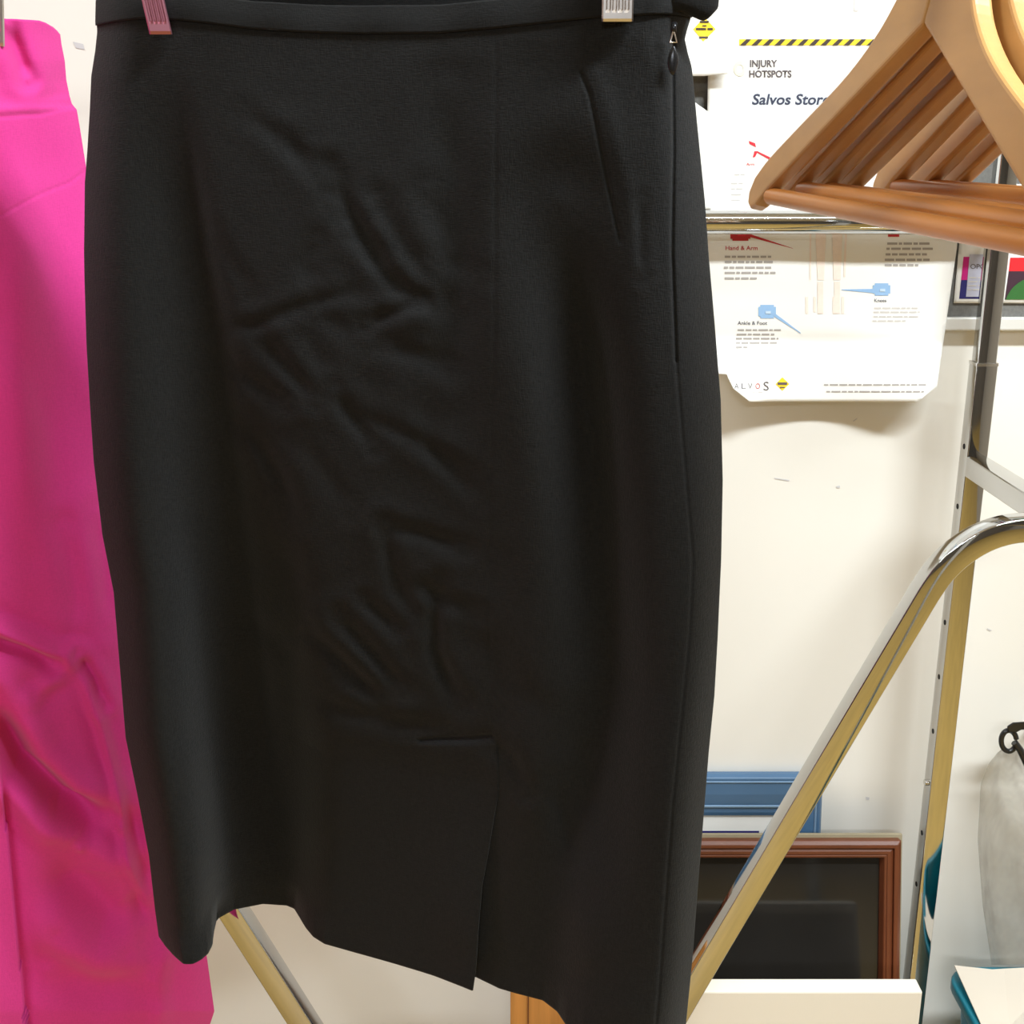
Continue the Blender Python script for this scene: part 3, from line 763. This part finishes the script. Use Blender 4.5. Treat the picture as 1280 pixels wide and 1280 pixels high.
# side turning away, fuller lower down
e = (1 - Wp); Yp = Yp + (.018 + .03 * Vp) * np.clip(1 - e / (.06 + .05 * Vp), 0, 1) ** 2
py0 = ypix(Yp, Zp); px0 = kL(py0) + Wp * (kR(py0) - kL(py0))
K = np.zeros_like(Yp)
for pts, sg, am, rd in [
    ([(-20, 880), (0, 905), (30, 960), (80, 1003), (125, 1022), (150, 1030)], 17, .032, .35), ([(-30, 770), (20, 795), (70, 815), (98, 816)], 9, -.008, .3),
    ([(-20, 800), (30, 812), (70, 832)], 9, .006, .4), ([(98, 818), (118, 850), (128, 880)], 7, .006, .5), ([(40, 870), (70, 845), (95, 818)], 9, -.004, .4),
    ([(100, 825), (128, 910), (148, 985), (158, 1060), (180, 1120), (192, 1180)], 7, -.007, .3), ([(165, 1000), (178, 1090), (176, 1130), (188, 1180)], 10, .006, .3),
    ([(8, 30), (20, 60), (35, 100)], 10, .0075, .4), ([(60, 60), (62, 140), (75, 300), (85, 480), (95, 640)], 34, .008, .2),
    ([(20, 260), (30, 500), (40, 700)], 30, -.008, .2), ([(100, 1060), (95, 1100), (140, 1150), (180, 1160)], 28, .014, .3), ([(70, 1165), (120, 1195), (160, 1190)], 26, -.008, .2),
    ([(60, 1220), (130, 1235), (190, 1225)], 26, .008, .2), ([(80, 660), (95, 730), (100, 790)], 14, .004, .4), ([(120, 640), (132, 720), (135, 780)], 12, .005, .3),
    ([(20, 400), (60, 540), (70, 640)], 18, .003, .4), ([(205, 1160), (200, 1240), (205, 1300)], 12, -.006, .2), ([(60, 1010), (110, 1035), (100, 1060)], 12, .006, .3),
]:
    K += crease(px0, py0, pts, sg, am, rd)
def pgr(pts, sg, am): return am * np.exp(-(seg_dist(px0, py0, pts) / sg) ** 2)
K += pgr([(-200, 160), (0, 146), (50, 142), (96, 132)], 2.0, .0014) - pgr([(-200, 150), (0, 136), (50, 132), (96, 122)], 7, .0015)
K += pgr([(-200, 350), (0, 270), (50, 243), (88, 228), (108, 212)], 1.7, .0010)
xs_ = np.interp(py0, [880, 1010, 1130, 1280, 1400], [-6, 5, 18, 32, 44])
K += .011 * sstep(900, 1010, py0) * np.where(px0 > xs_, np.exp(-np.abs(px0 - xs_) / 40.), 0) - .004 * sstep(900, 1010, py0) * np.where(px0 <= xs_, np.exp(-np.abs(px0 - xs_) / 25.), 0)
Yp2 = Yp + K
py1 = ypix(Yp2, Zp); px1 = kL(py1) + Wp * (kR(py1) - kL(py1))
PF = Wv(px1, py1, Yp2)
wpb = np.linspace(1, 0, NPB + 2)[1:-1]
PB = np.zeros((NPV, NPB, 3))
for i, w in enumerate(wpb):
    q = PF[:, 0] * (1 - w) + PF[:, -1] * w; bul = math.sin(math.pi * w) ** .6
    fy = np.array([np.interp(w, np.linspace(0, 1, 39), np.interp(np.linspace(0, 1, 39), (PF[j, :, 0] - PF[j, 0, 0]) / (PF[j, -1, 0] - PF[j, 0, 0]), Yp2[j])) for j in range(NPV)])
    q[:, 1] = np.maximum(q[:, 1], fy) + (.012 + .03 * vp) * bul
    PB[:, i] = q
pskirt = empty('skirt', (-.47, .8, H + .1), 'bright magenta pink skirt with yoke seams hanging left of the black skirt', 'skirt')
P, fs = tube_mesh(PF, PB)
o = mesh_ob('skirt_body', P, fs, M['pink'], pskirt, smooth=True)
md = o.modifiers.new('cloth', 'SOLIDIFY'); md.thickness = 0.0012; md.offset = -1
clip_hanger('metal clip hanger with a pale clip on the magenta skirt at the left edge',
            [(-560, -505, 48, -95, 0, .645, M['clipmetal']), (-34, 6, 58, -95, -3, .90, M['clipmetal'])], -.47)

# ------------------------------------------------------------------ wooden hangers
def arm_outline():
    low = lambda s: .12 - .548 * s
    lowp = [(0, .12), (.06, low(.06)), (.12, low(.12)), (.19, low(.19)), (.207, .0035), (.217, 0.0), (.225, .003), (.2285, .012), (.2225, .024)]
    up = spline([(.2225, .024, 0), (.20, .040, 0), (.15, .066, 0), (.10, .0915, 0), (.07, .112, 0), (.05, .133, 0), (.03, .167, 0), (.018, .205, 0), (.014, .23, 0)], 4)
    return lowp + [(p.x, p.y) for p in up[1:]] + [(0, .23)]
ARM = arm_outline()
def arm_mesh(sgn):
    bm = bmesh.new(); th = .0062
    a = [bm.verts.new((sgn * s, -th, t)) for s, t in ARM]; b_ = [bm.verts.new((sgn * s, th, t)) for s, t in ARM]
    bm.faces.new(a); bm.faces.new(b_[::-1])
    n = len(ARM)
    for i in range(n): bm.faces.new((a[i], a[(i + 1) % n], b_[(i + 1) % n], b_[i]))
    return bm
wh = empty('wooden_hanger', (0, 0, 0))
for sg in (-1, 1):
    o = bm_ob('shoulder_arm', arm_mesh(sg), M['wood'], wh); bevel(o, .0028, 3, 0.7)
tube('trouser_bar', [(-.192, 0, .012), (.192, 0, .012)], circ(.0062, 20), M['bar'], wh)
hk = [Vector((0, 0, .225)), Vector((0, 0, .262))] + [Vector((-.02 + .02 * math.cos(math.radians(a)), 0, .283 + .02 * math.sin(math.radians(a)))) for a in range(-30, 191, 20)]
tube('hook', hk, circ(.0017, 10), M['steel'], wh)
# first hanger where the photo has it; s axis towards the room's front
def basis(C0, th, tilt, lean):
    h = Vector((math.sin(th) * math.cos(tilt), -math.cos(th) * math.cos(tilt), math.sin(tilt)))
    n = Vector((math.cos(th), math.sin(th), 0)); up = n.cross(h)
    if up.z < 0: up = -up
    u2 = up * math.cos(lean) + n * math.sin(lean); u2.normalize()
    nn = u2.cross(h).normalized()                       # local y
    m_ = Matrix((( h.x, nn.x, u2.x, C0.x), (h.y, nn.y, u2.y, C0.y), (h.z, nn.z, u2.z, C0.z), (0, 0, 0, 1)))
    return m_
def copy_tree(o, parent=None):
    c = o.copy(); COL.objects.link(c)
    if parent: c.parent = parent; c.matrix_parent_inverse = o.matrix_parent_inverse.copy()
    for ch in [q for q in bpy.data.objects if q.parent == o]: copy_tree(ch, c)
    return c
spots = [  # x, y, z, theta, tilt, lean, label
    (.219, .734, -.0395, .134, -.038, .188, 'pale wooden hanger nearest the black skirt, leftmost of the hanger row'),
    (.240, .735, -.034, .120, -.034, .18, 'wooden hanger directly behind the leftmost one in the row'),
    (.258, .735, -.034, .112, -.030, .17, 'wooden hanger third from the left in the hanger row'),
    (.277, .736, -.036, .112, -.030, .16, 'wooden hanger fourth from the left, just left of the bright gap'),
    (.3065, .735, -.030, .087, -.022, .10, 'wooden hanger fifth from the left, just right of the bright gap'),
    (.331, .735, -.030, .085, -.020, .12, 'wooden hanger sixth from the left in the hanger row'),
    (.351, .735, -.032, .075, -.020, .11, 'wooden hanger farthest right in the hanger row'),
]
ALLW = []
for i, (x, y, z, th, ti, le, lb) in enumerate(spots):
    o = wh if i == 0 else copy_tree(wh)
    o.matrix_basis = basis(Vector((x, y, z + H)), th, ti, le)
    tag(o, lb, 'hanger', 'wooden hangers on the front rail'); ALLW.append(o)

# ------------------------------------------------------------------ things along the wall
def framed(name, label, cat, xl, xr, ztop_, ybase, ytop_, wid, thick, mats, mould, inner=None):
    """rectangular picture frame standing on the floor and leaning on the wall; local x across, z up its face, y out of its back"""
    hgt = math.hypot(ztop_, ytop_ - ybase); ang = math.atan2(ytop_ - ybase, ztop_)
    r = empty(name, (0, 0, 0), label, cat)
    w_ = xr - xl
    # moulding profile: (across the stile from outside, out towards the viewer)
    def ring_mesh(nm, a0, a1, d0, d1, m, par=r):
        bm = bmesh.new()
        def loop(a, d): return [bm.verts.new((x, -d, z)) for x, z in ((a, a), (w_ - a, a), (w_ - a, hgt - a), (a, hgt - a))]
        L = [loop(a0, 0), loop(a0, d0), loop((a0 + a1) / 2, max(d0, d1)), loop(a1, d1), loop(a1, 0)]
        for A, B in zip(L, L[1:] + L[:1]):
            for i in range(4): bm.faces.new((A[i], A[(i + 1) % 4], B[(i + 1) % 4], B[i]))
        o = bm_ob(nm, bm, m, par); bevel(o, .0012, 2); return o
    for (nm, a0, a1, d0, d1, m) in mould: ring_mesh(nm, a0, a1, d0, d1, M[m])
    if inner: 
        for (nm, a, d0, d1, m) in inner: box(nm, (a, -d1, a), (w_ - a, -d0, hgt - a), M[m], r)
    r.matrix_basis = Matrix.Translation((xl, ybase, 0)) @ Matrix.Rotation(-ang, 4, 'X')
    return r
# blue frame behind
pt = W(1030, 971, 1.432)
framed('picture_frame', 'blue painted picture frame with white mount leaning on the wall behind the brown one', 'picture frame', W(745, 971, 1.432).x, pt.x, pt.z, 1.36, 1.4475, .06, .015,
       None, [('outer_moulding', 0, .008, .010, .016, 'blue'), ('pale_edge', .008, .011, .0175, .0165, 'bluel'), ('moulding', .011, .043, .0155, .013, 'blue'),
              ('pale_edge', .043, .0485, .0145, .0115, 'bluel'), ('inner_moulding', .0485, .060, .011, .009, 'blue')],
       [('white_mount', .058, .001, .006, 'paper'), ('blue_line', .083, .002, .0064, 'i_ind'), ('mount_centre', .0865, .003, .0068, 'paper')])
pt = W(1126, 1053, 1.385)
framed('picture_frame', 'brown wooden frame with dark glass standing in front of the blue frame', 'picture frame', W(745, 1053, 1.385).x, pt.x, pt.z, 1.255, 1.40, .03, .02,
       None, [('backing_edge', -.005, .020, .006, .006, 'backing'), ('outer_moulding', 0, .010, .017, .021, 'brown'), ('moulding', .010, .019, .017, .019, 'brown'), ('inner_moulding', .019, .026, .019, .010, 'brown')],
       [('glass', .025, .002, .007, 'glass')])
# cream canvas board in front
f_r = W(1153.5, 1240, 1.215); zc = f_r.z
cv = empty('canvas_board', (f_r.x - .2, 1.22, 0), 'blank cream canvas board standing in front of the brown frame', 'canvas')
o = box('canvas_panel', (f_r.x - .40, 1.215, .0), (f_r.x, 1.24, zc), M['canvas'], cv); bevel(o, .002, 2)
box('stretcher_bar', (f_r.x - .39, 1.24, .0), (f_r.x - .01, 1.248, zc - .012), M['backing'], cv)
# orange wooden board
xl = W(638, 1262, 1.28).x
pk = empty('wooden_board', (xl + .05, 1.29, 0), 'orange wooden board standing below the hem of the black skirt', 'board')
o = box('board_panel', (xl, 1.275, 0), (xl + .11, 1.293, W(640, 1130, 1.28).z), M['plank'], pk); bevel(o, .0015)
box('edge_strip', (xl + .022, 1.2735, 0.002), (xl + .0235, 1.2755, W(640, 1132, 1.28).z), M['brown'], pk)

# teal tub with a sheet of card
tx0, ty0, ty1, tz = .592, 1.09, 1.383, W(1190, 1213, 1.378).z
tub = empty('storage_tub', (.74, 1.24, 0), 'teal plastic tub on the floor right of the rack post', 'tub')
def rrect(x0, y0, x1, y1, r, n=6):
    out = []
    for cx_, cy_, a0 in ((x1 - r, y1 - r, 0), (x0 + r, y1 - r, 90), (x0 + r, y0 + r, 180), (x1 - r, y0 + r, 270)):
        for i in range(n + 1):
            a = math.radians(a0 + 90 * i / n); out.append((cx_ + r * math.cos(a), cy_ + r * math.sin(a)))
    return out
def loft(name, loops, m, parent, close=True):
    vs, fs = [], []; k = len(loops[0][0])
    for pts, z in loops: vs += [(x, y, z) for x, y in pts]
    for j in range(len(loops) - 1):
        for i in range(k): fs.append((j * k + i, j * k + (i + 1) % k, (j + 1) * k + (i + 1) % k, (j + 1) * k + i))
    fs.append(tuple(reversed(range(k)))); fs.append(tuple((len(loops) - 1) * k + i for i in range(k)))
    o = mesh_ob(name, vs, fs, m, parent, smooth=True)
    md = o.modifiers.new('edges', 'EDGE_SPLIT'); md.split_angle = math.radians(40)
    return o
tx1 = .93
loft('tub_body', [(rrect(tx0 + .035, ty0 + .03, tx1 - .035, ty1 - .03, .03), 0.0), (rrect(tx0 + .012, ty0 + .012, tx1 - .012, ty1 - .012, .03), tz - .02),
                  (rrect(tx0 + .016, ty0 + .016, tx1 - .016, ty1 - .016, .03), tz - .005), (rrect(tx0 + .045, ty0 + .04, tx1 - .045, ty1 - .04, .03), .02)], M['teal'], tub)
loop_ = rrect(tx0 + .007, ty0 + .007, tx1 - .007, ty1 - .007, .03)
pts = [Vector((x, y, tz - .006)) for x, y in loop_]; pts.append(pts[0].copy())
tube('rim', pts, rsq(.0085, .004), M['teal'], tub, ref=(0, 0, 1))
cs = [(1193, 1207, 1.366), (1240, 1212, 1.366), (1262, 1283, 1.268), (1290, 1400, 1.14), (1255, 1400, 1.14), (1226, 1280, 1.266), (1255, 1211, 1.37), (1335, 1207, 1.372), (1345, 1290, 1.31), (1360, 1400, 1.2)]
vs = [W(*c) for c in cs]
card = mesh_ob('card_sheet', vs, [(0, 1, 2, 5), (5, 2, 3, 4), (1, 6, 7, 8, 2), (2, 8, 9, 3)], M['card'])
md = card.modifiers.new('thickness', 'SOLIDIFY'); md.thickness = .0012; md.offset = 0
tag(card, 'off-white card sheet lying over the rim of the teal tub', 'card')

# black clip on a wall hook and the plastic bag hanging from it
hkx = W(1276, 915, 1.39)
ck = empty('hook_clip', W(1268, 925, 1.39), 'black plastic clip with a loop at the right edge by the wall', 'clip')
ringp = [W(1261 + 9.5 * math.cos(a), 926 + 13 * math.sin(a), 1.39) for a in np.linspace(.3, 2 * math.pi - .2, 26)]
tube('loop', ringp, circ(.0034, 12), M['blackpl'], ck)
bm = bmesh.new()
outl = [(1258, 908), (1266, 903), (1280, 902), (1296, 906), (1302, 918), (1294, 926), (1288, 913), (1277, 912), (1268, 917), (1262, 916)]
fa = [bm.verts.new(W(x, y, 1.384)) for x, y in outl]; fb = [bm.verts.new(W(x, y, 1.398)) for x, y in outl]
bm.faces.new(fa); bm.faces.new(fb[::-1])
for i in range(len(outl)): bm.faces.new((fa[i], fa[(i + 1) % len(outl)], fb[(i + 1) % len(outl)], fb[i]))
bevel(bm_ob('clip_body', bm, M['blackpl'], ck), .002, 2)
tube('prong', [W(1268, 928, 1.387), W(1275, 937, 1.386), W(1284, 956, 1.384)], circ(.0045, 12), M['blackpl'], ck)
tube('wall_peg', [W(1290, 912, 1.391), W(1291, 911, YW)], circ(.004, 12), M['steel'], ck)
NBX, NBY = 60, 60
bvs, bfs = [], []
lft = poly_y([(930, 1262), (940, 1248), (955, 1236), (980, 1226), (1050, 1222), (1130, 1228), (1210, 1240), (1290, 1258), (1340, 1268)])
for j in range(NBY):
    y = 936 + (1206 - 936) * j / (NBY - 1)
    x0 = float(lft(y)); x1 = 1300 + 130 * float(sstep(930, 1080, y))
    for i in range(NBX):
        t = i / (NBX - 1); x = x0 + (x1 - x0) * t
        g = float(sstep(936, 1060, y))
        Yb = 1.395 - .045 * g * math.sin(math.pi * min(1, t * 1.1 + .05)) + .006 * g * math.sin(t * 13 + y / 110.) + .002 * math.sin(t * 27 - y / 70.)
        bvs.append(W(x, y, min(Yb, 1.437)))
for j in range(NBY - 1):
    for i in range(NBX - 1):
        k = j * NBX + i; bfs.append((k, k + NBX, k + NBX + 1, k + 1))
bag = mesh_ob('plastic_bag', bvs, bfs, M['film'], smooth=True)
tag(bag, 'crumpled translucent plastic bag hanging under the black clip', 'plastic bag')
md = bag.modifiers.new('thickness', 'SOLIDIFY'); md.thickness = .0004
